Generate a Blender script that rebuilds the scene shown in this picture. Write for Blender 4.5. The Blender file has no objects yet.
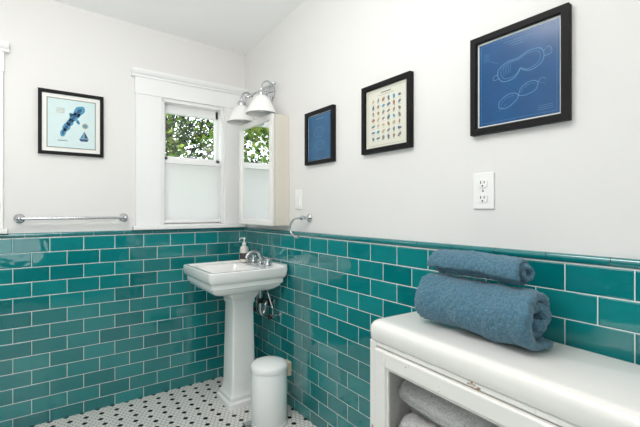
import bpy, bmesh, math, random
from mathutils import Vector, Matrix
random.seed(7)
scene = bpy.context.scene
scene.view_settings.view_transform = 'Standard'
COL = scene.collection

def lin(c):
    out = []
    for v in c[:3]:
        v = v/255.0
        out.append(v/12.92 if v <= 0.04045 else ((v+0.055)/1.055)**2.4)
    return (*out, 1.0)

def mat(name, rgb, rough=0.5, metal=0.0, spec=0.5, sheen=0.0, coat=0.0, noise=0.0, nscale=20, bump=0.0, bscale=200, trans=0.0):
    m = bpy.data.materials.new(name); m.use_nodes = True
    nt = m.node_tree; b = nt.nodes['Principled BSDF']
    b.inputs['Base Color'].default_value = lin(rgb)
    b.inputs['Roughness'].default_value = rough
    b.inputs['Metallic'].default_value = metal
    b.inputs['Specular IOR Level'].default_value = spec
    b.inputs['Sheen Weight'].default_value = sheen
    b.inputs['Coat Weight'].default_value = coat
    b.inputs['Transmission Weight'].default_value = trans
    tc = nt.nodes.new('ShaderNodeTexCoord')
    if noise > 0:
        n = nt.nodes.new('ShaderNodeTexNoise'); n.inputs['Scale'].default_value = nscale
        n.inputs['Detail'].default_value = 4
        nt.links.new(tc.outputs['Object'], n.inputs['Vector'])
        r = nt.nodes.new('ShaderNodeMixRGB')
        c = lin(rgb)
        r.inputs[1].default_value = tuple(max(0, v*(1-noise)) for v in c[:3])+(1,)
        r.inputs[2].default_value = tuple(min(1, v*(1+noise)) for v in c[:3])+(1,)
        nt.links.new(n.outputs['Fac'], r.inputs[0])
        nt.links.new(r.outputs[0], b.inputs['Base Color'])
    if bump > 0:
        n2 = nt.nodes.new('ShaderNodeTexNoise'); n2.inputs['Scale'].default_value = bscale
        nt.links.new(tc.outputs['Object'], n2.inputs['Vector'])
        bp = nt.nodes.new('ShaderNodeBump'); bp.inputs['Strength'].default_value = bump
        bp.inputs['Distance'].default_value = 0.002
        nt.links.new(n2.outputs['Fac'], bp.inputs['Height'])
        nt.links.new(bp.outputs[0], b.inputs['Normal'])
    return m

M = {}
M['wall'] = mat('wall_paint', (233,231,229), 0.6, bump=0.1, bscale=90)
M['ceil'] = mat('ceiling_paint', (249,249,248), 0.7, bump=0.1, bscale=60)
M['trim'] = mat('white_trim_paint', (245,245,244), 0.35)
M['porcelain'] = mat('porcelain', (246,245,243), 0.08, coat=0.5)
M['chrome'] = mat('chrome', (205,207,210), 0.12, metal=1.0)
M['black'] = mat('black_frame', (14,14,15), 0.6, spec=0.25)
M['rubber'] = mat('black_plastic', (25,25,26), 0.5)
M['plate'] = mat('plate_plastic', (245,245,243), 0.3)
M['slot'] = mat('slot_dark', (50,50,50), 0.5)
M['enamel'] = mat('cream_enamel', (240,238,234), 0.22, noise=0.03, nscale=6, coat=0.3)
M['bin'] = mat('white_bin', (248,248,247), 0.25)
M['tan'] = mat('tan_plastic', (196,184,160), 0.4)
M['mirror'] = mat('mirror_silver', (242,244,245), 0.01, metal=1.0)
M['cabwhite'] = mat('cabinet_white', (222,216,204), 0.35)
M['cabframe'] = mat('cabinet_door_white', (240,238,234), 0.35)
M['opal'] = mat('opal_glass', (246,245,243), 0.2, coat=0.5)
M['paper'] = mat('mat_board', (240,240,236), 0.3)
M['blue_paper'] = mat('blueprint_blue', (8,78,132), 0.2, noise=0.25, nscale=12)
M['blue_paper2'] = mat('blueprint_blue_b', (30,90,132), 0.2, noise=0.25, nscale=12)
M['ink'] = mat('light_blue_ink', (84,146,190), 0.5)
M['ink2'] = mat('grey_ink', (126,126,118), 0.6)
M['beige'] = mat('aged_paper', (222,220,206), 0.25, noise=0.05, nscale=15)
M['mapblue'] = mat('map_sea_blue', (58,142,178), 0.5, noise=0.2, nscale=30)
M['mappale'] = mat('map_pale', (206,226,226), 0.4, noise=0.05, nscale=30)
M['navy'] = mat('map_navy', (30,76,120), 0.5)
M['slate'] = mat('slate_ink', (92,114,136), 0.5)
M['ochre'] = mat('map_ochre', (180,162,126), 0.5)
M['red'] = mat('russet_ink', (158,116,94), 0.5)
M['label'] = mat('bottle_label', (70,66,70), 0.5, noise=0.7, nscale=90)
M['bottle'] = mat('soap_bottle', (225,222,214), 0.15)
M['bark'] = mat('bark', (60,48,36), 0.9, noise=0.3)
M['lawn'] = mat('lawn', (80,110,50), 0.9, noise=0.4)

def worn():
    m = mat('worn_enamel', (240,238,234), 0.25, coat=0.3)
    nt=m.node_tree; b=nt.nodes['Principled BSDF']; tc=nt.nodes.new('ShaderNodeTexCoord')
    n=nt.nodes.new('ShaderNodeTexNoise'); n.inputs['Scale'].default_value=22; n.inputs['Detail'].default_value=6; n.inputs['Roughness'].default_value=.65
    r=nt.nodes.new('ShaderNodeValToRGB'); r.color_ramp.elements[0].position=.64; r.color_ramp.elements[0].color=lin((240,238,234))
    r.color_ramp.elements[1].position=.67; r.color_ramp.elements[1].color=lin((160,128,98))
    nt.links.new(tc.outputs['Object'],n.inputs['Vector']); nt.links.new(n.outputs['Fac'],r.inputs[0]); nt.links.new(r.outputs[0],b.inputs['Base Color'])
    return m
M['worn']=worn()

def towelmat(name, rgb, sheen):
    m = mat(name, rgb, 0.95, spec=0.1, sheen=sheen, noise=0.7, nscale=190, bump=1.0, bscale=380)
    return m
M['towel'] = towelmat('blue_terry', (84,122,141), 0.25)
M['towelw'] = towelmat('cream_terry', (238,233,223), 0.3)

def leafmat(name, rgb, f=.45):
    m = bpy.data.materials.new(name); m.use_nodes = True
    nt = m.node_tree; nt.nodes.clear()
    o = nt.nodes.new('ShaderNodeOutputMaterial'); mx = nt.nodes.new('ShaderNodeMixShader')
    d = nt.nodes.new('ShaderNodeBsdfDiffuse'); t = nt.nodes.new('ShaderNodeBsdfTranslucent')
    d.inputs[0].default_value = lin(rgb); t.inputs[0].default_value = lin(rgb)
    mx.inputs[0].default_value = f
    nt.links.new(d.outputs[0], mx.inputs[1]); nt.links.new(t.outputs[0], mx.inputs[2]); nt.links.new(mx.outputs[0], o.inputs[0])
    return m
M['leaf1'] = leafmat('leaf_green', (80,112,38)); M['leaf2'] = leafmat('leaf_yellow', (140,156,68)); M['leaf3'] = leafmat('leaf_dark', (32,54,22))
M['shade'] = leafmat('window_shade_fabric', (250,250,250), .45)

def glassmat():
    m = bpy.data.materials.new('window_glass'); m.use_nodes = True
    nt = m.node_tree; nt.nodes.clear()
    o = nt.nodes.new('ShaderNodeOutputMaterial'); mx = nt.nodes.new('ShaderNodeMixShader')
    t = nt.nodes.new('ShaderNodeBsdfTransparent'); g = nt.nodes.new('ShaderNodeBsdfGlossy')
    g.inputs['Roughness'].default_value = 0.02
    mx.inputs[0].default_value = 0.04
    nt.links.new(t.outputs[0], mx.inputs[1]); nt.links.new(g.outputs[0], mx.inputs[2]); nt.links.new(mx.outputs[0], o.inputs[0])
    return m
M['glass'] = glassmat()

def tilemat():
    m = bpy.data.materials.new('teal_subway_tile'); m.use_nodes = True
    nt = m.node_tree; b = nt.nodes['Principled BSDF']; L = nt.links
    uv = nt.nodes.new('ShaderNodeUVMap'); uv.uv_map = 'UVMap'
    br = nt.nodes.new('ShaderNodeTexBrick')
    br.offset = 0.5; br.squash = 1.0
    br.inputs['Color1'].default_value = lin((0,112,116)); br.inputs['Color2'].default_value = lin((24,138,140))
    br.inputs['Mortar'].default_value = lin((226,234,232))
    br.inputs['Scale'].default_value = 1.0
    br.inputs['Mortar Size'].default_value = 0.0015
    br.inputs['Mortar Smooth'].default_value = 0.1
    br.inputs['Bias'].default_value = 0.0
    br.inputs['Brick Width'].default_value = 0.165
    br.inputs['Row Height'].default_value = 0.0815
    L.new(uv.outputs[0], br.inputs['Vector'])
    n = nt.nodes.new('ShaderNodeTexNoise'); n.inputs['Scale'].default_value = 9
    L.new(uv.outputs[0], n.inputs['Vector'])
    L.new(br.outputs['Color'], b.inputs['Base Color'])
    b.inputs['Coat Weight'].default_value = 1.0; b.inputs['Coat Roughness'].default_value = 0.02
    mr = nt.nodes.new('ShaderNodeMapRange'); mr.inputs[3].default_value = 0.05; mr.inputs[4].default_value = 0.7
    L.new(br.outputs['Fac'], mr.inputs[0]); L.new(mr.outputs[0], b.inputs['Roughness'])
    br2 = nt.nodes.new('ShaderNodeTexBrick'); br2.offset = 0.5
    for k in ('Scale','Brick Width','Row Height'): br2.inputs[k].default_value = br.inputs[k].default_value
    br2.inputs['Mortar Size'].default_value = 0.006; br2.inputs['Mortar Smooth'].default_value = 1.0
    L.new(uv.outputs[0], br2.inputs['Vector'])
    b1 = nt.nodes.new('ShaderNodeBump'); b1.invert = True; b1.inputs['Strength'].default_value = 0.7; b1.inputs['Distance'].default_value = 0.002
    L.new(br2.outputs['Fac'], b1.inputs['Height'])
    b2 = nt.nodes.new('ShaderNodeBump'); b2.inputs['Strength'].default_value = 0.35; b2.inputs['Distance'].default_value = 0.006
    L.new(n.outputs['Fac'], b2.inputs['Height']); L.new(b1.outputs[0], b2.inputs['Normal'])
    L.new(b2.outputs[0], b.inputs['Normal']); L.new(b2.outputs[0], b.inputs['Coat Normal'])
    return m
M['tile'] = tilemat()
M['tilecap'] = mat('teal_cap_tile', (6,118,122), 0.10, noise=0.12, nscale=9, coat=1.0)
M['grout'] = mat('grout', (215,220,216), 0.8)
M['hexw'] = mat('white_hex_tile', (240,238,233), 0.25)
M['hexb'] = mat('black_hex_tile', (24,24,26), 0.25)
M['grey_grout'] = mat('floor_grout', (150,146,140), 0.9)

# ---------- mesh helpers ----------
def empty(name, loc=(0,0,0), rz=0.0):
    e = bpy.data.objects.new(name, None); e.empty_display_size = 0.05
    e.location = loc; e.rotation_euler = (0,0,rz); COL.objects.link(e); return e

def finish(name, bm, mats, parent=None, smooth=False, bevel=0.0, local=False, seg=2, angle=40):
    bmesh.ops.recalc_face_normals(bm, faces=bm.faces)
    me = bpy.data.meshes.new(name); bm.to_mesh(me); bm.free()
    if not isinstance(mats, (list,tuple)): mats = [mats]
    for m in mats: me.materials.append(m)
    if smooth:
        for p in me.polygons: p.use_smooth = True
        me.set_sharp_from_angle(angle=math.radians(angle))
    ob = bpy.data.objects.new(name, me); COL.objects.link(ob)
    if bevel > 0:
        md = ob.modifiers.new('bevel','BEVEL'); md.width = bevel; md.segments = seg; md.limit_method='ANGLE'; md.angle_limit=math.radians(50)
    if parent is not None:
        ob.parent = parent
        if not local:
            ob.matrix_parent_inverse = (Matrix.Translation(parent.location) @ Matrix.Rotation(parent.rotation_euler[2],4,'Z')).inverted()
    return ob

def box(bm, x0,x1,y0,y1,z0,z1, mi=0):
    if x0>x1: x0,x1=x1,x0
    if y0>y1: y0,y1=y1,y0
    if z0>z1: z0,z1=z1,z0
    v = [bm.verts.new(p) for p in ((x0,y0,z0),(x1,y0,z0),(x1,y1,z0),(x0,y1,z0),(x0,y0,z1),(x1,y0,z1),(x1,y1,z1),(x0,y1,z1))]
    for f in ((0,3,2,1),(4,5,6,7),(0,1,5,4),(1,2,6,5),(2,3,7,6),(3,0,4,7)):
        fc = bm.faces.new([v[i] for i in f]); fc.material_index = mi

def loft(bm, rings, cap0=True, cap1=True, mi=0):
    rv = [[bm.verts.new(p) for p in r] for r in rings]
    n = len(rv[0])
    for a,b in zip(rv[:-1], rv[1:]):
        for i in range(n):
            f = bm.faces.new((a[i], a[(i+1)%n], b[(i+1)%n], b[i])); f.material_index = mi
    if cap0: bm.faces.new(rv[0][::-1]).material_index = mi
    if cap1: bm.faces.new(rv[-1]).material_index = mi

def rr(cx,cy,hx,hy,r,z,n=5):
    r = min(r,hx,hy); pts=[]
    for (sx,sy,a0) in ((1,1,0),(-1,1,90),(-1,-1,180),(1,-1,270)):
        for i in range(n+1):
            a = math.radians(a0+90*i/n)
            pts.append((cx+sx*(hx-r)+r*math.cos(a), cy+sy*(hy-r)+r*math.sin(a), z))
    return pts

def lathe(bm, prof, origin=(0,0,0), axis='Z', seg=32, mi=0, cap0=True, cap1=True):
    rings=[]
    o = Vector(origin)
    for (r,h) in prof:
        ring=[]
        for i in range(seg):
            a = 2*math.pi*i/seg
            c,s = r*math.cos(a), r*math.sin(a)
            if axis=='Z': p=(c,s,h)
            elif axis=='X': p=(h,c,s)
            else: p=(c,h,s)
            ring.append(o+Vector(p))
        rings.append(ring)
    loft(bm, rings, cap0, cap1, mi)

def catmull(pts, n=8):
    pts=[Vector(p) for p in pts]; out=[]
    P=[pts[0]*2-pts[1]]+pts+[pts[-1]*2-pts[-2]]
    for i in range(1,len(P)-2):
        for j in range(n):
            t=j/n; p0,p1,p2,p3=P[i-1],P[i],P[i+1],P[i+2]
            out.append(0.5*((2*p1)+(p2-p0)*t+(2*p0-5*p1+4*p2-p3)*t*t+(3*p1-p0-3*p2+p3)*t**3))
    out.append(pts[-1]); return out

def tube(bm, pts, r, seg=12, mi=0, smoothn=0, rfun=None):
    if smoothn: pts=catmull(pts,smoothn)
    pts=[Vector(p) for p in pts]; rings=[]
    prev=None
    for i,p in enumerate(pts):
        d = (pts[min(i+1,len(pts)-1)]-pts[max(i-1,0)]).normalized()
        if prev is None:
            u = d.orthogonal().normalized()
        else:
            u = (prev - d*prev.dot(d)).normalized()
        prev=u; w=d.cross(u)
        rad = rfun(i/(len(pts)-1)) if rfun else r
        rings.append([p+u*rad*math.cos(2*math.pi*k/seg)+w*rad*math.sin(2*math.pi*k/seg) for k in range(seg)])
    loft(bm, rings, True, True, mi)

def strip(bm, pts, w, y, mi=0, closed=False):
    P=[Vector((p[0],0,p[1])) for p in pts]
    if closed: P.append(P[0])
    for a,b in zip(P[:-1],P[1:]):
        d=(b-a)
        if d.length<1e-6: continue
        n=Vector((-d.z,0,d.x)).normalized()*w/2
        off=Vector((0,y,0))
        f=bm.faces.new([bm.verts.new(q+off) for q in (a-n,b-n,b+n,a+n)]); f.material_index=mi
def poly(bm, pts, y, mi=0):
    f=bm.faces.new([bm.verts.new((p[0],y,p[1])) for p in pts]); f.material_index=mi
def spl(pts,n=5,closed=False):
    if closed: pts=pts+[pts[0]]
    return [(q.x,q.y) for q in catmull([(a,b,0) for a,b in pts],n)]

# ---------- ROOM SHELL ----------
XL, YN = -2.3, -3.6
def cz(x,y): return 2.36+0.03*abs(x)+0.08*abs(y)
T=0.15
OPS=[(-0.589,-0.181),(-2.0,-1.58)]
Z0,Z1=1.10,1.928
bm=bmesh.new()
box(bm,XL-T,T,0,T,-0.1,Z0)
box(bm,XL-T,T,0,T,Z1,2.95)
box(bm,XL-T,-2.0,0,T,Z0,Z1); box(bm,-1.58,-0.589,0,T,Z0,Z1); box(bm,-0.181,T,0,T,Z0,Z1)
finish('wall_back',bm,M['wall'])
bm=bmesh.new(); box(bm,0,T,YN-T,0,-0.1,2.95); finish('wall_right',bm,M['wall'])
bm=bmesh.new(); box(bm,XL-T,XL,YN-T,0,-0.1,2.95); finish('wall_left',bm,M['wall'])
bm=bmesh.new(); box(bm,XL,0,YN-T,YN,-0.1,2.95); finish('wall_near',bm,M['wall'])
bm=bmesh.new()
def cr(dz): return [bm.verts.new((x,y,cz(min(x,0),min(y,0))+dz)) for x,y in ((XL,YN),(0,YN),(0,0),(XL,0))]
a=cr(0); b=cr(0.1)
bm.faces.new(a); bm.faces.new(b)
for i in range(4): bm.faces.new((a[i],a[(i+1)%4],b[(i+1)%4],b[i]))
finish('ceiling',bm,M['ceil'])
verts=[];faces=[];mi=[]
verts += [(XL,YN,-0.05),(0,YN,-0.05),(0,0,-0.05),(XL,0,-0.05),(XL,YN,-0.001),(0,YN,-0.001),(0,0,-0.001),(XL,0,-0.001)]
faces += [(0,3,2,1),(4,5,6,7),(0,1,5,4),(1,2,6,5),(2,3,7,6),(3,0,4,7)]; mi += [2]*6
p=0.0265; R=(p-0.003)/math.sqrt(3)
rows=int(3.6/(p*math.sqrt(3)/2))
for r in range(rows):
    y=-0.012-r*p*math.sqrt(3)/2
    for q in range(int(2.3/p)+1):
        x=-0.014-q*p-(p/2 if r%2 else 0)
        if x<XL+0.01 or y<YN+0.01: continue
        i=len(verts)
        for k in range(6):
            a=math.radians(30+60*k); verts.append((x+R*math.cos(a),y+R*math.sin(a),0))
        faces.append(tuple(range(i,i+6)))
        ax = q + (r//2)
        mi.append(1 if (ax%3==0 and r%3==0) else 0)
me=bpy.data.meshes.new('floor'); me.from_pydata(verts,[],faces)
for m in ('hexw','hexb','grey_grout'): me.materials.append(M[m])
me.polygons.foreach_set('material_index',mi); me.update()
COL.objects.link(bpy.data.objects.new('floor',me))

# ---------- TILE WAINSCOT ----------
HT=1.0725; CAP=0.028
def wains(name, kind, a0, a1):
    h=HT-CAP; bm=bmesh.new(); uvl=bm.loops.layers.uv.new('UVMap')
    if kind=='back': box(bm,a0,a1,-0.009,0,0,h)
    elif kind=='right': box(bm,-0.009,0,a0,a1,0,h)
    elif kind=='left': box(bm,XL,XL+0.009,a0,a1,0,h)
    else: box(bm,a0,a1,YN,YN+0.009,0,h)
    for f in bm.faces:
        for l in f.loops:
            c=l.vert.co
            u = c.x if kind in('back','near') else c.y
            l[uvl].uv=(u+20*0.165+0.05,(c.z-h)+0.0815*20)
    finish(name,bm,M['tile'])
    bm=bmesh.new()
    L=0.165
    n=int(math.ceil((a1-a0)/L))
    prof=[(0,h+0.003)]+[(-0.009-0.008*math.sin(math.pi*k/8),h+0.003+(CAP-0.003)*(1-math.cos(math.pi*k/8))/2) for k in range(9)]+[(0,HT)]
    for i in range(n):
        s=a1-i*L; e=max(a0,s-L)+0.002
        if s-e<0.01: continue
        rings=[]
        for tt in (e,s):
            if kind=='back': rings.append([(tt,d,z) for d,z in prof])
            elif kind=='right': rings.append([(d,tt,z) for d,z in prof])
            elif kind=='left': rings.append([(XL-d,tt,z) for d,z in prof])
            else: rings.append([(tt,YN-d,z) for d,z in prof])
        loft(bm,rings)
    if kind=='back': box(bm,a0,a1,-0.0092,0,h,HT-0.003,1)
    elif kind=='right': box(bm,-0.0092,0,a0,a1,h,HT-0.003,1)
    finish(name.replace('trim_tile','trim_cap'),bm,[M['tilecap'],M['grout']],smooth=True,angle=50)
wains('trim_tile_back','back',XL,0)
wains('trim_tile_right','right',YN,-0.0)
wains('trim_tile_left','left',YN,0)
wains('trim_tile_near','near',XL,0)

# ---------- WINDOWS ----------
def window(name,x0,x1,c=0.17):
    e=empty(name,((x0+x1)/2,0,Z0))
    bm=bmesh.new()
    box(bm,x0-c,x0-0.012,-0.022,0,Z0,Z1+0.01); box(bm,x1+0.012,x1+c,-0.022,0,Z0,Z1+0.01)
    box(bm,x0-0.012,x0+0.008,-0.012,T,Z0,Z1); box(bm,x1-0.008,x1+0.012,-0.012,T,Z0,Z1)
    box(bm,x0-0.012,x1+0.012,-0.012,T,Z1-0.012,Z1+0.01)
    box(bm,x0-c-0.004,min(x1+c+0.004,-0.004),-0.026,0,Z1+0.01,2.045)
    finish('casing',bm,M['trim'],e,bevel=0.003)
    bm=bmesh.new()
    xr=min(x1+c+0.025,-0.002)
    prof=[(0,2.045),(-0.032,2.045),(-0.034,2.058),(-0.045,2.066),(-0.052,2.080),(-0.052,2.092),(0,2.092)]
    loft(bm,[[(xx,d,z) for d,z in prof] for xx in (x0-c-0.025,xr)])
    finish('crown',bm,M['trim'],e)
    bm=bmesh.new(); box(bm,x0-c-0.02,min(x1+c+0.02,-0.018),-0.055,0,HT+0.001,Z0); box(bm,x0+0.008,x1-0.008,0,T,HT+0.01,Z0+0.006)
    finish('stool',bm,M['trim'],e,bevel=0.006)
    a,b_=x0+0.008,x1-0.008
    bm=bmesh.new(); y0,y1=0.055,0.085; zm=1.548
    box(bm,a,a+0.022,y0,y1,zm-0.015,Z1-0.012); box(bm,b_-0.022,b_,y0,y1,zm-0.015,Z1-0.012)
    box(bm,a,b_,y0,y1,1.858,Z1-0.012); box(bm,a,b_,y0,y1,zm-0.015,zm+0.018)
    finish('upper_sash',bm,M['trim'],e,bevel=0.003)
    bm=bmesh.new(); y0,y1=0.024,0.053
    box(bm,a,a+0.03,y0,y1,Z0+0.006,zm+0.012); box(bm,b_-0.03,b_,y0,y1,Z0+0.006,zm+0.012)
    box(bm,a,b_,y0,y1,zm-0.022,zm+0.012); box(bm,a,b_,y0,y1,Z0+0.006,Z0+0.055)
    finish('lower_sash',bm,M['trim'],e,bevel=0.003)
    bm=bmesh.new(); box(bm,a+0.01,b_-0.01,0.068,0.071,zm,1.865); finish('upper_glass',bm,M['glass'],e)
    bm=bmesh.new(); box(bm,a+0.01,b_-0.01,0.037,0.040,Z0+0.03,zm); finish('lower_glass',bm,M['glass'],e)
    bm=bmesh.new(); xm=(x0+x1)/2; box(bm,xm-0.03,xm+0.03,0.028,0.05,zm+0.012,zm+0.018); lathe(bm,[(0.009,zm+0.018),(0.008,zm+0.03)],(xm,0.040,0)); box(bm,xm-0.004,xm+0.035,0.036,0.044,zm+0.024,zm+0.03)
    finish('sash_lock',bm,M['chrome'],e)
    bm=bmesh.new(); box(bm,a+0.002,b_-0.002,0.000,0.021,1.512,1.536); box(bm,a+0.002,b_-0.002,0.000,0.021,Z0+0.012,Z0+0.034)
    finish('shade_rails',bm,M['trim'],e,bevel=0.003)
    bm=bmesh.new(); box(bm,a+0.004,b_-0.004,0.010,0.0105,Z0+0.03,1.515)
    finish('shade_fabric',bm,M['shade'],e)
window('window_1',*OPS[0]); window('window_2',*OPS[1])

# ---------- FRAMED PICTURES ----------
def wob(cx,cz_,rx,rz,n=28,amp=0.0,seed=0,rot=0):
    rnd=random.Random(seed); ph=[rnd.random()*6.28 for _ in range(4)]
    out=[]
    for i in range(n):
        a=2*math.pi*i/n; k=1+amp*(math.sin(2*a+ph[0])+.6*math.sin(3*a+ph[1])+.4*math.sin(5*a+ph[2]))
        x,z=rx*k*math.cos(a),rz*k*math.sin(a)
        out.append((cx+x*math.cos(rot)-z*math.sin(rot),cz_+x*math.sin(rot)+z*math.cos(rot)))
    return out
def frame(loc,rz,w,h,fw,kind):
    e=empty('framed_picture',loc,rz)
    bm=bmesh.new(); d=0.022
    prof=[(0,0),(0,-d),(fw*0.9,-d),(fw,-d+0.003),(fw,-0.004),]
    rings=[]
    for sx,sz in ((-1,-1),(1,-1),(1,1),(-1,1)):
        rings.append([(sx*(w/2-i),y-0.001,sz*(h/2-i)) for i,y in prof])
    rv=[[bm.verts.new(q) for q in r] for r in rings]
    for j in range(4):
        A,B=rv[j],rv[(j+1)%4]
        for i in range(len(prof)):
            k=(i+1)%len(prof); bm.faces.new((A[i],A[k],B[k],B[i]))
    finish('frame_moulding',bm,M['black'],e,local=True)
    iw,ih=w/2-fw+0.001,h/2-fw+0.001
    bm=bmesh.new(); box(bm,-iw,iw,-0.010,-0.002,-ih,ih,0)
    y=-0.0105
    if kind=='blueprint_goggles':
        m=0.007; poly(bm,[(-iw+m,-ih+m),(iw-m,-ih+m),(iw-m,ih-m),(-iw+m,ih-m)],y,1)
        y-=0.0004; g=m+0.008
        strip(bm,[(-iw+g,-ih+g),(iw-g,-ih+g),(iw-g,ih-g),(-iw+g,ih-g)],0.0007,y,2,True)
        def tr(pts,cx,c2,r0,sc=1): return [(cx+sc*(x*math.cos(r0)-z*math.sin(r0)),c2+sc*(x*math.sin(r0)+z*math.cos(r0))) for x,z in pts]
        out=[(-.075,.0),(-.068,.024),(-.035,.034),(0,.029),(.035,.034),(.068,.024),(.075,0),(.062,-.022),(.030,-.028),(.010,-.018),(0,-.008),(-.010,-.018),(-.030,-.028),(-.062,-.022)]
        A=(.012,.030,.22)
        strip(bm,tr(spl(out,5,True),*A),0.0026,y,2)
        inn=[(x*.86,z*.78+.001) for x,z in out]; strip(bm,tr(spl(inn,5,True),*A),0.0014,y,2)
        strip(bm,tr(spl([(.074,.008),(.09,.016),(.098,.006),(.094,-.008),(.072,-.006)]),*A),0.0018,y,2)
        strip(bm,tr(spl([(-.074,.008),(-.088,.010),(-.092,-.002),(-.074,-.006)]),*A),0.0018,y,2)
        for k in range(5): strip(bm,tr([(-.05+.006*k,.022),(-.058+.006*k,-.004)],*A),0.0008,y,2)
        A=(.005,-.058,.36)
        strip(bm,tr(spl([(-.07,-.006),(-.06,.012),(-.03,.018),(-.008,.010),(0,-.006),(-.02,-.018),(-.052,-.020)],5,True),*A),0.0022,y,2)
        strip(bm,tr(spl([(0,-.004),(.018,.014),(.05,.016),(.066,0),(.052,-.018),(.020,-.016)],5,True),*A),0.0022,y,2)
        strip(bm,tr(spl([(-.062,-.004),(-.05,.006),(-.028,.010),(-.012,.003)]),*A),0.001,y,2); strip(bm,tr(spl([(.01,0),(.028,.009),(.05,.008),(.058,0)]),*A),0.001,y,2)
        strip(bm,tr(spl([(.066,0),(.08,.006),(.090,-.004)]),*A),0.0016,y,2)
        for (ax,az,bx,bz) in ((-.06,.06,-.09,.075),(.06,.05,.08,.07),(-.03,-.08,-.06,-.10),(.06,-.03,.09,-.045)): strip(bm,[(ax,az),(bx,bz)],.0007,y,2)
        for i in range(3): strip(bm,[(-.04+.012*i,ih-0.026-0.008*i),(.05-.012*i,ih-0.026-0.008*i)],0.0014,y,2)
        for i in range(5): strip(bm,[(-iw+.024,ih-.045-.006*i),(-iw+.042+.004*(i%2),ih-.045-.006*i)],0.0008,y,2)
        for i in range(3): strip(bm,[(iw-.07,-ih+.026+.006*i),(iw-.025,-ih+.026+.006*i)],0.0009,y,2)
        ms=[M['paper'],M['blue_paper'],M['ink']]
    elif kind=='blueprint_b':
        m=0.004; poly(bm,[(-iw+m,-ih+m),(iw-m,-ih+m),(iw-m,ih-m),(-iw+m,ih-m)],y,1)
        y-=0.0004
        strip(bm,[(-iw+.013,-ih+.013),(iw-.013,-ih+.013),(iw-.013,ih-.013),(-iw+.013,ih-.013)],0.001,y,2,True)
        strip(bm,wob(-.005,.025,.042,.028,30,.06,3),0.002,y,2,True); strip(bm,wob(-.0,-.045,.046,.022,30,.08,5),0.002,y,2,True)
        strip(bm,wob(.0,.025,.02,.012,20),0.0014,y,2,True); strip(bm,[(-.045,-.045),(.045,-.04)],0.0014,y,2)
        strip(bm,[(-.035,ih-.028),(.035,ih-.028)],0.003,y,2)
        ms=[M['paper'],M['blue_paper2'],M['ink']]
    elif kind=='chart':
        m=0.002; poly(bm,[(-iw+m,-ih+m),(iw-m,-ih+m),(iw-m,ih-m),(-iw+m,ih-m)],y,1)
        y-=0.0004
        strip(bm,[(-iw+.012,-ih+.012),(iw-.012,-ih+.012),(iw-.012,ih-.012),(-iw+.012,ih-.012)],0.001,y,2,True)
        strip(bm,[(-.03,ih-.024),(.03,ih-.024)],0.005,y,2); strip(bm,[(-.05,ih-.034),(.05,ih-.034)],0.0015,y,2)
        rnd=random.Random(4)
        for r in range(7):
            for c in range(6):
                x=-.080+c*.032; z=ih-.056-r*.0285
                poly(bm,wob(x,z,.0085+rnd.random()*.003,.005+rnd.random()*.003,14,.14,r*9+c,rnd.random()*2),y,rnd.choice([2,3,4,4,6,2,5]))
                strip(bm,[(x-.008,z-.012),(x+.008,z-.012)],0.001,y,2)
        ms=[M['beige'],M['beige'],M['ink2'],M['ochre'],M['slate'],M['mapblue'],M['red']]
    else:
        m=0.022; poly(bm,[(-iw+m,-ih+m),(iw-m,-ih+m),(iw-m,ih-m),(-iw+m,ih-m)],y,5)
        y-=0.0003; m=.027
        poly(bm,[(-iw+m,-ih+m),(iw-m,-ih+m),(iw-m,ih-m),(-iw+m,ih-m)],y,1)
        y-=0.0004
        strip(bm,[(-iw+m,-ih+m),(iw-m,-ih+m),(iw-m,ih-m),(-iw+m,ih-m)],0.0018,y,2,True)
        for (cx,c2,a,b_,sd,rt) in ((.035,.078,.016,.028,2,-.5),(.012,.042,.014,.026,6,-.7),(-.008,.010,.010,.020,3,-.4),(-.026,-.018,.012,.022,9,-.6),(-.042,-.052,.009,.020,12,-.5),(-.005,.055,.006,.009,4,0),(.03,.015,.006,.010,5,.3)):
            poly(bm,wob(cx,c2,a*1.5,b_*1.3,24,.10,sd,rt),y,2)
            poly(bm,wob(cx,c2,a*.6,b_*.7,24,.16,sd,rt),y-.0003,3)
        y-=.0006
        for i in range(4): strip(bm,[(-.075,.085-.008*i),(-.035-.004*(i%2),.085-.008*i)],.0022,y,4)
        poly(bm,wob(.066,-.005,.016,.016,20,.0,1),y,4); poly(bm,wob(.066,-.005,.010,.010,20,.0,1),y-.0002,2)
        hull=[(.035,-.082),(.085,-.080),(.077,-.096),(.043,-.096)]
        poly(bm,hull,y,3); poly(bm,[(.040,-.079),(.058,-.079),(.060,-.040)],y,2); poly(bm,[(.062,-.079),(.082,-.077),(.062,-.036)],y,3)
        strip(bm,[(.061,-.080),(.061,-.034)],.0012,y,4)
        strip(bm,[(-.07,-.10),(-.02,-.10)],0.003,y,3); strip(bm,[(-.065,-.093),(-.025,-.093)],0.0015,y,4)
        ms=[M['paper'],M['mappale'],M['mapblue'],M['navy'],M['ochre'],M['ochre']]
    finish('artwork',bm,ms,e,local=True)
RW=-math.pi/2
frame((-0.0005,-2.0525,1.6295),RW,0.315,0.337,0.022,'blueprint_goggles')
frame((-0.0005,-1.472,1.616),RW,0.298,0.312,0.022,'chart')
frame((-0.0005,-0.971,1.601),RW,0.262,0.294,0.020,'blueprint_b')
frame((-1.099,-0.0005,1.700),0,0.322,0.365,0.018,'map')

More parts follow.
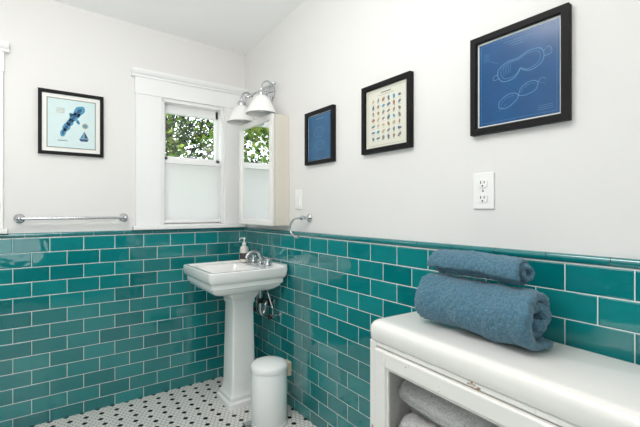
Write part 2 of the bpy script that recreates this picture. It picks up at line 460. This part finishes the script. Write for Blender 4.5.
# ---------- OUTLET & SWITCH ----------
e=empty('wall_outlet',(0,-1.934,1.266),RW)
bm=bmesh.new(); box(bm,-.040,.040,-.007,0,-.063,.063); finish('cover_plate',bm,M['plate'],e,local=True,bevel=0.003)
bm=bmesh.new()
for z in (.026,-.026):
    pts=rr(0,0,.017,.0145,.010,0)
    loft(bm,[[(x,-.0065,z+y) for x,y,_ in pts],[(x,-.0105,z+y) for x,y,_ in pts]])
finish('receptacles',bm,M['plate'],e,local=True,bevel=0.0006)
bm=bmesh.new()
for z in (.026,-.026):
    box(bm,-.0082,-.0050,-.0109,-.010,z-.001,z+.009); box(bm,.0050,.0082,-.0109,-.010,z,z+.008); box(bm,-.0027,.0027,-.0109,-.010,z-.011,z-.006)
lathe(bm,[(.0028,-.0078),(.0028,-.006)],(0,0,0),'Y',12)
finish('slots',bm,M['slot'],e,local=True)
e=empty('light_switch',(0,-0.75,1.262),RW)
bm=bmesh.new(); box(bm,-.037,.037,-.007,0,-.058,.058); finish('cover_plate',bm,M['plate'],e,local=True,bevel=0.003)
bm=bmesh.new(); box(bm,-.017,.017,-.012,-.005,-.033,.033); finish('rocker',bm,M['plate'],e,local=True,bevel=0.002)

# ---------- TOWEL BAR ----------
e=empty('towel_bar',(-1.085,0,1.155))
bm=bmesh.new()
for x in (-1.342,-0.825):
    lathe(bm,[(.026,-.001),(.026,-.006),(.020,-.012),(.011,-.018),(.010,-.05),(.013,-.056),(.014,-.068),(.008,-.076),(.002,-.078)],(x,0,1.153),'Y',24)
tube(bm,[(-1.342,-.064,1.153),(-0.825,-.064,1.153)],.0075,14)
finish('bar_and_posts',bm,M['chrome'],e,smooth=True)
e=empty('towel_ring',(0,-0.86,1.155))
bm=bmesh.new()
lathe(bm,[(.025,-.001),(.025,-.006),(.018,-.012),(.010,-.018),(.010,-.045),(.014,-.050),(.014,-.062),(.004,-.068)],(0,-0.86,1.155),'X',24)
tube(bm,[(-.055,-.875,1.157),(-.056,-.84,1.153),(-.058,-.79,1.148),(-.06,-.755,1.125),(-.06,-.742,1.092),(-.058,-.755,1.062),(-.056,-.79,1.045),(-.055,-.825,1.046)],.006,10,smoothn=6)
finish('ring_and_post',bm,M['chrome'],e,smooth=True)

# ---------- MEDICINE CABINET ----------
e=empty('medicine_cabinet',(0,-.402,1.104))
bm=bmesh.new(); box(bm,-.102,-.0005,-.638,-.173,1.104,1.780); finish('cabinet_body',bm,M['cabwhite'],e,bevel=0.002)
bm=bmesh.new(); f=.034
ya,yb,za,zb=-.638,-.173,1.104,1.780
box(bm,-.126,-.1045,ya,ya+f,za,zb); box(bm,-.126,-.1045,yb-f,yb,za,zb); box(bm,-.126,-.1045,ya+f,yb-f,zb-f,zb); box(bm,-.126,-.1045,ya+f,yb-f,za,za+f)
finish('door_frame',bm,M['cabframe'],e,bevel=0.003)
bm=bmesh.new(); box(bm,-.115,-.1045,ya+f,yb-f,za+f,zb-f); finish('mirror_panel',bm,M['mirror'],e)

# ---------- VANITY LIGHT ----------
e=empty('vanity_light',(0,-.40,1.97))
bm=bmesh.new()
loft(bm,[[(x_,-.40+a,1.975+b) for a,b,_ in rr(0,0,h1,h1,h1,0,8)] for x_,h1 in ((-.001,.060),(-.010,.060),(-.018,.050),(-.026,.030),(-.030,.012))])
tube(bm,[(-.02,-.40,1.975),(-.075,-.40,1.985)],.008,12)
tube(bm,[(-.075,-.575,1.985),(-.075,-.225,1.985)],.0075,12)
SH=(-.545,-.255)
for y in SH:
    tube(bm,[(-.075,y,1.985),(-.100,y,2.000),(-.130,y,1.990),(-.145,y,1.955),(-.145,y,1.925)],.0065,10,smoothn=6)
    lathe(bm,[(.008,1.940),(.020,1.935),(.028,1.922),(.029,1.905),(.026,1.900)],(-.145,y,0))
    lathe(bm,[(.012,-.012),(.012,.012)],(-.075,y,1.985),'Y',16)
for y in (-.58,-.22): lathe(bm,[(.003,-.012),(.011,-.006),(.011,.006),(.003,.012)],(-.075,y,1.985),'Y',16)
finish('arms_and_plate',bm,M['chrome'],e,smooth=True)
bm=bmesh.new()
for y in SH:
    lathe(bm,[(.026,1.904),(.038,1.898),(.052,1.882),(.066,1.856),(.080,1.828),(.090,1.806),(.098,1.790),(.096,1.789),(.087,1.804),(.077,1.825),(.063,1.853),(.049,1.878),(.035,1.894),(.022,1.900)],(-.145,y,0),seg=40)
finish('bell_shades',bm,M['opal'],e,smooth=True,angle=60)
bm=bmesh.new()
for y in SH:
    lathe(bm,[(.012,1.899),(.014,1.875),(.026,1.85),(.028,1.835),(.022,1.812),(.006,1.803)],(-.145,y,0),seg=24)
finish('bulbs',bm,M['opal'],e,smooth=True)

# ---------- PEDESTAL SINK ----------
e=empty('pedestal_sink',(-.25,-.407,0))
cx,cy=-.262,-.407
bm=bmesh.new()
H=[(.10,.09,.03,.690,0),(.135,.125,.03,.697,0),(.190,.185,.03,.716,0),(.214,.212,.02,.738,0),(.219,.217,.02,.752,0),(.227,.225,.02,.757,0),(.229,.227,.02,.784,0),(.240,.238,.022,.793,0),(.246,.244,.024,.806,0),(.249,.247,.025,.836,0),(.248,.246,.025,.848,0),(.243,.241,.024,.853,0),
   (.226,.224,.020,.853,0),(.220,.218,.018,.849,0),(.216,.214,.018,.843,0),
   (.152,.190,.05,.841,-.040),(.146,.184,.05,.836,-.040),(.138,.172,.05,.800,-.040),(.120,.148,.05,.760,-.040),(.08,.10,.05,.742,-.040),(.022,.022,.02,.738,-.040)]
loft(bm,[rr(cx+dx,cy,hx,hy,r,z) for hx,hy,r,z,dx in H])
loft(bm,[rr(-.037,cy,.022,.235,.010,.842),rr(-.037,cy,.022,.235,.010,.862),rr(-.037,cy,.018,.231,.008,.866)])
finish('basin',bm,M['porcelain'],e,smooth=True,angle=35)
bm=bmesh.new(); lathe(bm,[(.021,.7382),(.021,.7405),(.014,.7415)],(cx-.04,cy,0))
lathe(bm,[(.009,-.004),(.009,.0)],(cx+.089,cy,.80),'X',16)
finish('drain',bm,M['chrome'],e,smooth=True)
px_,py_=-.225,-.395
bm=bmesh.new()
P=[(.110,.0,.004),(.110,.03,.004),(.106,.036,.004),(.098,.042,.004),(.096,.062,.004),(.090,.070,.004),(.084,.088,.006),(.079,.12,.006),(.078,.125,.006),(.069,.61,.006),(.073,.62,.006),(.076,.63,.006),(.076,.645,.006),(.083,.655,.008),(.096,.678,.01),(.104,.698,.012)]
loft(bm,[rr(px_,py_,h,h,r+.008,z,4) for h,z,r in P])
finish('pedestal',bm,M['porcelain'],e,smooth=True,angle=30)
bm=bmesh.new(); fx=-.082
zt=.842
lathe(bm,[(.026,zt),(.026,zt+.006),(.018,zt+.012),(.014,zt+.03),(.016,zt+.038),(.013,zt+.05)],(fx,cy,0))
tube(bm,[(fx,cy,zt+.03),(fx-.004,cy,zt+.065),(fx-.025,cy,zt+.088),(fx-.060,cy,zt+.088),(fx-.090,cy,zt+.070),(fx-.100,cy,zt+.050)],.011,12,smoothn=6,rfun=lambda t:.0125-.003*t)
lathe(bm,[(.0025,zt+.08),(.0025,zt+.105),(.006,zt+.108),(.006,zt+.114),(.001,zt+.118)],(fx+.012,cy,0),seg=12)
for y in (cy-.10,cy+.10):
    lathe(bm,[(.025,zt),(.025,zt+.006),(.017,zt+.012),(.013,zt+.028),(.011,zt+.04),(.015,zt+.046),(.015,zt+.056),(.006,zt+.062)],(fx,y,0))
    tube(bm,[(fx-.034,y,zt+.052),(fx+.034,y,zt+.052)],.0055,10); tube(bm,[(fx,y-.034,zt+.052),(fx,y+.034,zt+.052)],.0055,10)
    for dx,dy in ((.036,0),(-.036,0),(0,.036),(0,-.036)):
        lathe(bm,[(.002,zt+.044),(.008,zt+.047),(.008,zt+.057),(.002,zt+.060)],(fx+dx,y+dy,0),seg=12)
finish('faucet',bm,M['chrome'],e,smooth=True)
bm=bmesh.new()
tube(bm,[(-.095,-.43,.69),(-.095,-.43,.58),(-.092,-.43,.545),(-.078,-.43,.525),(-.063,-.43,.545),(-.058,-.43,.585),(-.04,-.43,.60),(-.01,-.43,.60)],.014,14,smoothn=5)
lathe(bm,[(.028,-.010),(.028,-.014),(.018,-.02)],(0,-.43,.60),'X',20)
for y in (-.53,-.31):
    lathe(bm,[(.020,-.010),(.020,-.014),(.007,-.018),(.007,-.045),(.011,-.05),(.011,-.07),(.005,-.072)],(0,y,.53),'X',16)
    tube(bm,[(-.060,y,.53),(-.060,y,.58),(-.065,y*.8-.08,.63),(-.070,y*.6-.16,.69)],.0045,8,smoothn=5)
finish('trap_and_supplies',bm,M['chrome'],e,smooth=True)
bm=bmesh.new()
for y in (-.53,-.31):
    lathe(bm,[(.006,-.072),(.017,-.075),(.018,-.083),(.014,-.088)],(0,y,.53),'X',14)
lathe(bm,[(.019,.60),(.019,.630)],(-.095,-.43,0),seg=16); lathe(bm,[(.020,-.048),(.020,-.028)],(0,-.43,.60),'X',16)
finish('valve_handles',bm,M['rubber'],e,smooth=True)

# ---------- SOAP DISPENSER ----------
sb=.8438; sx,sy=-.112,-.225
e=empty('soap_dispenser',(sx,sy,sb))
bm=bmesh.new(); lathe(bm,[(.026,sb),(.030,sb+.004),(.030,sb+.085),(.027,sb+.10),(.016,sb+.112),(.012,sb+.116),(.012,sb+.122)],(sx,sy,0)); finish('bottle',bm,M['bottle'],e,smooth=True)
bm=bmesh.new(); lathe(bm,[(.0304,sb+.022),(.0308,sb+.023),(.0308,sb+.062),(.0304,sb+.063)],(sx,sy,0),cap0=False,cap1=False); finish('label',bm,M['label'],e,smooth=True)
bm=bmesh.new(); lathe(bm,[(.014,sb+.118),(.014,sb+.132),(.005,sb+.134),(.004,sb+.155),(.010,sb+.157),(.010,sb+.166),(.002,sb+.168)],(sx,sy,0),seg=20)
tube(bm,[(sx,sy,sb+.162),(sx-.03,sy-.01,sb+.164),(sx-.042,sy-.014,sb+.155)],.004,8,smoothn=4); finish('pump',bm,M['plate'],e,smooth=True)

# ---------- TRASH BIN ----------
tx,ty=-.200,-.745
e=empty('pedal_bin',(tx,ty,0))
bm=bmesh.new(); lathe(bm,[(.098,.012),(.100,.016),(.100,.300),(.098,.303)],(tx,ty,0),seg=56); finish('bin_body',bm,M['bin'],e,smooth=True)
bm=bmesh.new(); lathe(bm,[(.101,.0),(.103,.003),(.103,.016),(.100,.018)],(tx,ty,0),seg=56); finish('base_ring',bm,M['plate'],e,smooth=True)
bm=bmesh.new(); lathe(bm,[(.099,.3035),(.104,.305),(.105,.322),(.102,.332),(.092,.341),(.070,.350),(.035,.356),(.006,.358)],(tx,ty,0),seg=56); finish('lid',bm,M['bin'],e,smooth=True)
dr=Vector((.85,-.25,0)).normalized()
bm=bmesh.new()
c=Vector((tx,ty,0))+dr*.107; box(bm,c.x-.014,c.x+.012,c.y-.028,c.y+.028,.255,.335); finish('hinge',bm,M['tan'],e,bevel=.006)
bm=bmesh.new(); c=Vector((tx,ty,0))-dr*.115; box(bm,c.x-.03,c.x+.02,c.y-.022,c.y+.022,.012,.020); finish('pedal',bm,M['chrome'],e,bevel=.004)

# ---------- CABINET WITH GLASS DOOR ----------
TH=math.radians(-3)
CL=(-.012,-1.715,0)
e=empty('storage_cabinet',CL,TH)
D,LN,HC=.31,.98,.82
def part(name,boxes,m,bev=0.004,seg=2):
    bm=bmesh.new()
    for b_ in boxes: box(bm,*b_)
    return finish(name,bm,m,e,local=True,bevel=bev,seg=seg)
bm=bmesh.new()
c0=(-D/2,-LN/2); zb_=.752
loft(bm,[rr(c0[0],c0[1],D/2-.006,LN/2-.006,.02,zb_,6),rr(c0[0],c0[1],D/2+.002,LN/2+.002,.026,zb_+.002,6),rr(c0[0],c0[1],D/2+.006,LN/2+.006,.03,zb_+.008,6),rr(c0[0],c0[1],D/2+.007,LN/2+.007,.03,.788,6),
         rr(c0[0],c0[1],D/2+.005,LN/2+.005,.03,.802,6),rr(c0[0],c0[1],D/2-.001,LN/2-.001,.03,.812,6),rr(c0[0],c0[1],D/2-.010,LN/2-.010,.028,.818,6),rr(c0[0],c0[1],D/2-.022,LN/2-.022,.025,.820,6)])
finish('top',bm,M['enamel'],e,local=True,smooth=True,angle=60)
part('carcass',[(-.012,-.0,-LN,0,.06,zb_),(-D+.02,-.012,-.015,0,.06,zb_),(-D+.02,-.012,-LN,-LN+.015,.06,zb_),(-D+.02,-.012,-LN+.015,-.015,.06,.075)],M['enamel'],.002)
part('shelf',[(-D+.03,-.012,-LN+.015,-.015,.405,.420)],M['enamel'],.002)
part('face_frame',[(-D,-D+.02,-.034,0,.0,zb_),(-D,-D+.02,-LN,-LN+.034,0,zb_),(-D,-D+.02,-LN+.034,-.034,.736,zb_),(-D,-D+.02,-LN+.034,-.034,.05,.10)],M['worn'],.004)
part('legs',[(-.045,-.0,-.045,0,0,.06),(-.045,0,-LN,-LN+.045,0,.06)],M['enamel'],.004)
dd=.052; ei=.037; zt_=.733
part('door_frame',[(-D-.012,-D+.012,-ei-dd,-ei,.105,zt_),(-D-.012,-D+.012,-LN+ei,-LN+ei+dd,.105,zt_),(-D-.012,-D+.012,-LN+ei+dd,-ei-dd,zt_-dd,zt_),(-D-.012,-D+.012,-LN+ei+dd,-ei-dd,.105,.105+dd)],M['worn'],.006,3)
part('door_bead',[(-D-.004,-D+.006,-ei-dd-.008,-ei-dd,.105+dd,zt_-dd),(-D-.004,-D+.006,-LN+ei+.008+dd,-ei-dd-.008,zt_-dd-.008,zt_-dd)],M['enamel'],.002)
bm=bmesh.new(); box(bm,-D-.001,-D+.002,-LN+ei+dd,-ei-dd,.105+dd,zt_-dd); finish('door_glass',bm,M['glass'],e,local=True)
bm=bmesh.new(); lathe(bm,[(.005,-D-.012),(.005,-D-.022),(.013,-D-.028),(.013,-D-.036),(.004,-D-.040)],(0,-LN+.07,.42),'X',20); finish('door_knob',bm,M['chrome'],e,local=True,smooth=True)

# ---------- ROLLED TOWELS ----------
ctex=bpy.data.textures.new('terry_noise','CLOUDS'); ctex.noise_scale=0.008; ctex.noise_depth=2
ctex2=bpy.data.textures.new('cloth_lumps','CLOUDS'); ctex2.noise_scale=0.09; ctex2.noise_depth=1
def roll(name,loc,rz,length,R,th,turns,sx,sz,m,a_end,res=.004,flat=.88,fuzz=.006,lump=.02,seed=0,parent=None,tilt=0,bow=0):
    rnd=random.Random(seed)
    ns=int(2*math.pi*R*turns*.7/res)
    a0=a_end-2*math.pi*turns
    rin=R-th*turns-th*.35
    cl=[]
    for i in range(ns+1):
        t=i/ns; a=a0+2*math.pi*turns*t; r=max(.003,rin+(R-th/2-rin)*t); cl.append((r*math.cos(a),r*math.sin(a)))
    nl=int(length/res); ys=[0,.0015,.004,.008,.013]
    full=ys+[.013+(length-.026)*k/nl for k in range(1,nl)]+[length-y for y in ys[::-1]]
    prof=[.25,.6,.82,.94,1.0]
    n=len(cl)
    nor=[]
    for i in range(n):
        ax,ay=cl[max(0,i-1)]; bx,by=cl[min(n-1,i+1)]; dx,dy=bx-ax,by-ay; l=math.hypot(dx,dy) or 1; nor.append((dy/l,-dx/l))
    bm=bmesh.new()
    RR=[]
    ph=rnd.random()*6
    for j,y in enumerate(full):
        ff=prof[j] if j<5 else (prof[len(full)-1-j] if len(full)-1-j<5 else 1)
        h=th*.47*ff
        ring=[]
        sk=1+.025*math.sin(y*14+ph)+.015*math.sin(y*37+ph*2)
        seq=[(i,1) for i in range(n)]+[(i,-1) for i in range(n-1,-1,-1)]
        for i,s in seq:
            fe=min(1,(n-1-i)*res/.012); fe=math.sqrt(max(.04,1-(1-fe)**2))
            dy_=.012*math.sin(i*2*math.pi/(n/turns)*.5+seed)+(3*math.sin(i*.11+seed))*.0007
            ed=((y/length)-.5)*2
            u=cl[i][0]+nor[i][0]*h*s*fe; w=cl[i][1]+nor[i][1]*h*s*fe
            u*=sx*sk; w*=sz*sk
            lim=-R*sz*flat
            if w<lim: w=lim+(w-lim)*.12
            ring.append(bm.verts.new((u,y-length/2+dy_*ed*abs(ed)**3,w-bow*ed*ed)))
        RR.append(ring)
    N=len(RR[0])
    for a,b in zip(RR[:-1],RR[1:]):
        for i in range(N): bm.faces.new((a[i],a[(i+1)%N],b[(i+1)%N],b[i]))
    for ring in (RR[0],RR[-1]):
        for i in range(n-1): bm.faces.new((ring[i],ring[i+1],ring[N-2-i],ring[N-1-i]))
    ob=finish(name,bm,m,parent,local=True)
    for pgn in ob.data.polygons: pgn.use_smooth=True
    ob.location=loc; ob.rotation_euler=(tilt,0,rz)
    if lump>0:
        d=ob.modifiers.new('lumps','DISPLACE'); d.texture=ctex2; d.strength=lump; d.mid_level=.5; d.texture_coords='GLOBAL' if parent is None else 'LOCAL'
    d=ob.modifiers.new('terry','DISPLACE'); d.texture=ctex; d.strength=fuzz; d.mid_level=.5; d.texture_coords='LOCAL'
    return ob
roll('rolled_towel',(-.160,-2.02,.82+.0885),math.radians(-3),.365,.101,.034,2.3,1.06,.87,M['towel'],math.radians(-62),res=.0036,lump=.022,fuzz=.011,seed=1)
roll('rolled_towel',(-.140,-2.000,.82+.170+.035),math.radians(-4),.305,.054,.0175,2.6,1.10,.87,M['towel'],math.radians(200),res=.0032,fuzz=.010,lump=.010,seed=5,bow=.005)
g=empty('stored_towels',CL,TH)
k=0
zs=.424
for (x,y,z,r) in ((-.215,-.40,zs,.056),(-.095,-.42,zs,.052),(-.208,-.385,zs+.103,.055),(-.10,-.42,zs+.098,.052),(-.21,-.42,.080,.058),(-.09,-.42,.080,.055),(-.21,-.42,.190,.058)):
    k+=1
    roll('towel_%d'%k,(x,y,z+r*.83),math.radians(2*(k%3)-2),.62,r,.014,2.3,1.08,.92,M['towelw'],math.radians(60*k),res=.006,fuzz=.007,lump=.01,seed=k,parent=g)

# ---------- ADDED CEILING FIXTURE AND FILL LIGHTS ----------
lx,ly=-1.30,-1.75
zc=cz(lx,ly)
e=empty('added_ceiling_lamp',(lx,ly,zc))  # invented flush fixture, out of view, added to go with the overhead fill
bm=bmesh.new(); lathe(bm,[(.17,zc+.01),(.17,zc-.02),(.165,zc-.025)],(lx,ly,0),seg=40); finish('canopy',bm,M['chrome'],e,smooth=True)
bm=bmesh.new(); lathe(bm,[(.16,zc-.026),(.155,zc-.05),(.12,zc-.075),(.06,zc-.088),(.005,zc-.09)],(lx,ly,0),seg=40); finish('diffuser',bm,M['opal'],e,smooth=True)
def area(name,loc,rot,size,power,col=(1,1,1),shape='DISK',sy=None):
    l=bpy.data.lights.new(name,'AREA'); l.shape=shape; l.size=size; l.energy=power; l.color=col
    if sy: l.size_y=sy
    o=bpy.data.objects.new(name,l); o.location=loc; o.rotation_euler=rot; COL.objects.link(o); return o
area('ceiling_fill_light',(lx,ly,zc-.12),(0,0,0),.8,15,(1,.99,.975))  # added overhead fill for the whole room, source unseen
area('upward_fill_light',(-1.55,-2.0,1.60),(math.radians(180-24),0,math.radians(0)),.6,20,(1,.995,.985))  # added fill aimed upward to brighten the ceiling, no fixture behind it
area('rear_fill_light',(-1.75,YN+.12,1.45),(math.radians(100),0,math.radians(4)),1.1,12,(1,1,1),'RECTANGLE',1.8)  # added soft fill from behind the camera; no doorway is modelled there

# ---------- OUTSIDE ----------
bm=bmesh.new(); box(bm,-8,8,.3,12,-.5,-.4); finish('lawn',bm,M['lawn'])
e=empty('garden_tree',(.4,2.6,-.4))
bm=bmesh.new()
tube(bm,[(.6,3.0,-.385),(.55,3.0,.8),(.35,2.9,1.7),(.1,2.8,2.5),(-.2,2.7,3.4)],.09,10,smoothn=4,rfun=lambda t:.09-.06*t)
rnd=random.Random(3)
for i in range(20):
    z=1.1+i*.1; b0=Vector((.45-.02*i,2.9,z)); d=Vector((rnd.uniform(-1,1),rnd.uniform(-.5,.3),rnd.uniform(0,.5))).normalized()
    L_=rnd.uniform(.6,1.7)
    tube(bm,[b0,b0+d*L_*.5+Vector((0,0,.05)),b0+d*L_],.015,6,smoothn=3,rfun=lambda t:.016-.013*t)
finish('trunk_and_branches',bm,M['bark'],e,smooth=True)
vv=[];ff=[];mm=[]
clus=[(rnd.uniform(-2.8,2.2),rnd.uniform(1.7,3.6),rnd.uniform(.9,3.4),rnd.uniform(.18,.42)) for _ in range(250)]
for c in clus:
    mi_=rnd.choice([0,0,1,2])
    for i in range(120):
        v=Vector((rnd.gauss(0,1),rnd.gauss(0,1),rnd.gauss(0,1))).normalized()*c[3]*rnd.random()**.5
        o=Vector(c[:3])+v; a=Vector((rnd.uniform(-1,1),rnd.uniform(-1,1),rnd.uniform(-1,.4))).normalized(); b_=a.orthogonal().normalized()
        L_=rnd.uniform(.045,.09); W=L_*.38
        i0=len(vv); vv += [tuple(q) for q in (o,o+a*L_*.45+b_*W,o+a*L_,o+a*L_*.45-b_*W)]
        ff.append((i0,i0+1,i0+2,i0+3)); mm.append(mi_ if rnd.random()<.7 else rnd.choice([0,1,2]))
me=bpy.data.meshes.new('foliage'); me.from_pydata(vv,[],ff)
for m in ('leaf1','leaf2','leaf3'): me.materials.append(M[m])
me.polygons.foreach_set('material_index',mm); me.update()
ob=bpy.data.objects.new('foliage',me); COL.objects.link(ob); ob.parent=e; ob.matrix_parent_inverse=Matrix.Translation(e.location).inverted()

sun=bpy.data.lights.new('sun','SUN'); sun.energy=8; sun.angle=.01
so=bpy.data.objects.new('sun',sun); so.rotation_euler=Vector((.3,.6,-.75)).to_track_quat('-Z','Y').to_euler(); COL.objects.link(so)
w=bpy.data.worlds.new('sky'); scene.world=w; w.use_nodes=True
bg=w.node_tree.nodes['Background']; bg.inputs[0].default_value=(.86,.93,1,1); bg.inputs[1].default_value=3.6

# ---------- CAMERA ----------
cam=bpy.data.cameras.new('camera'); co=bpy.data.objects.new('camera',cam); COL.objects.link(co)
co.location=(-1.26,-2.70,1.2); co.rotation_euler=(math.radians(90),0,-math.atan2(.586,.810))
cam.lens=390/640*36; cam.sensor_width=36; cam.shift_y=-.0055; cam.clip_start=.02
scene.camera=co
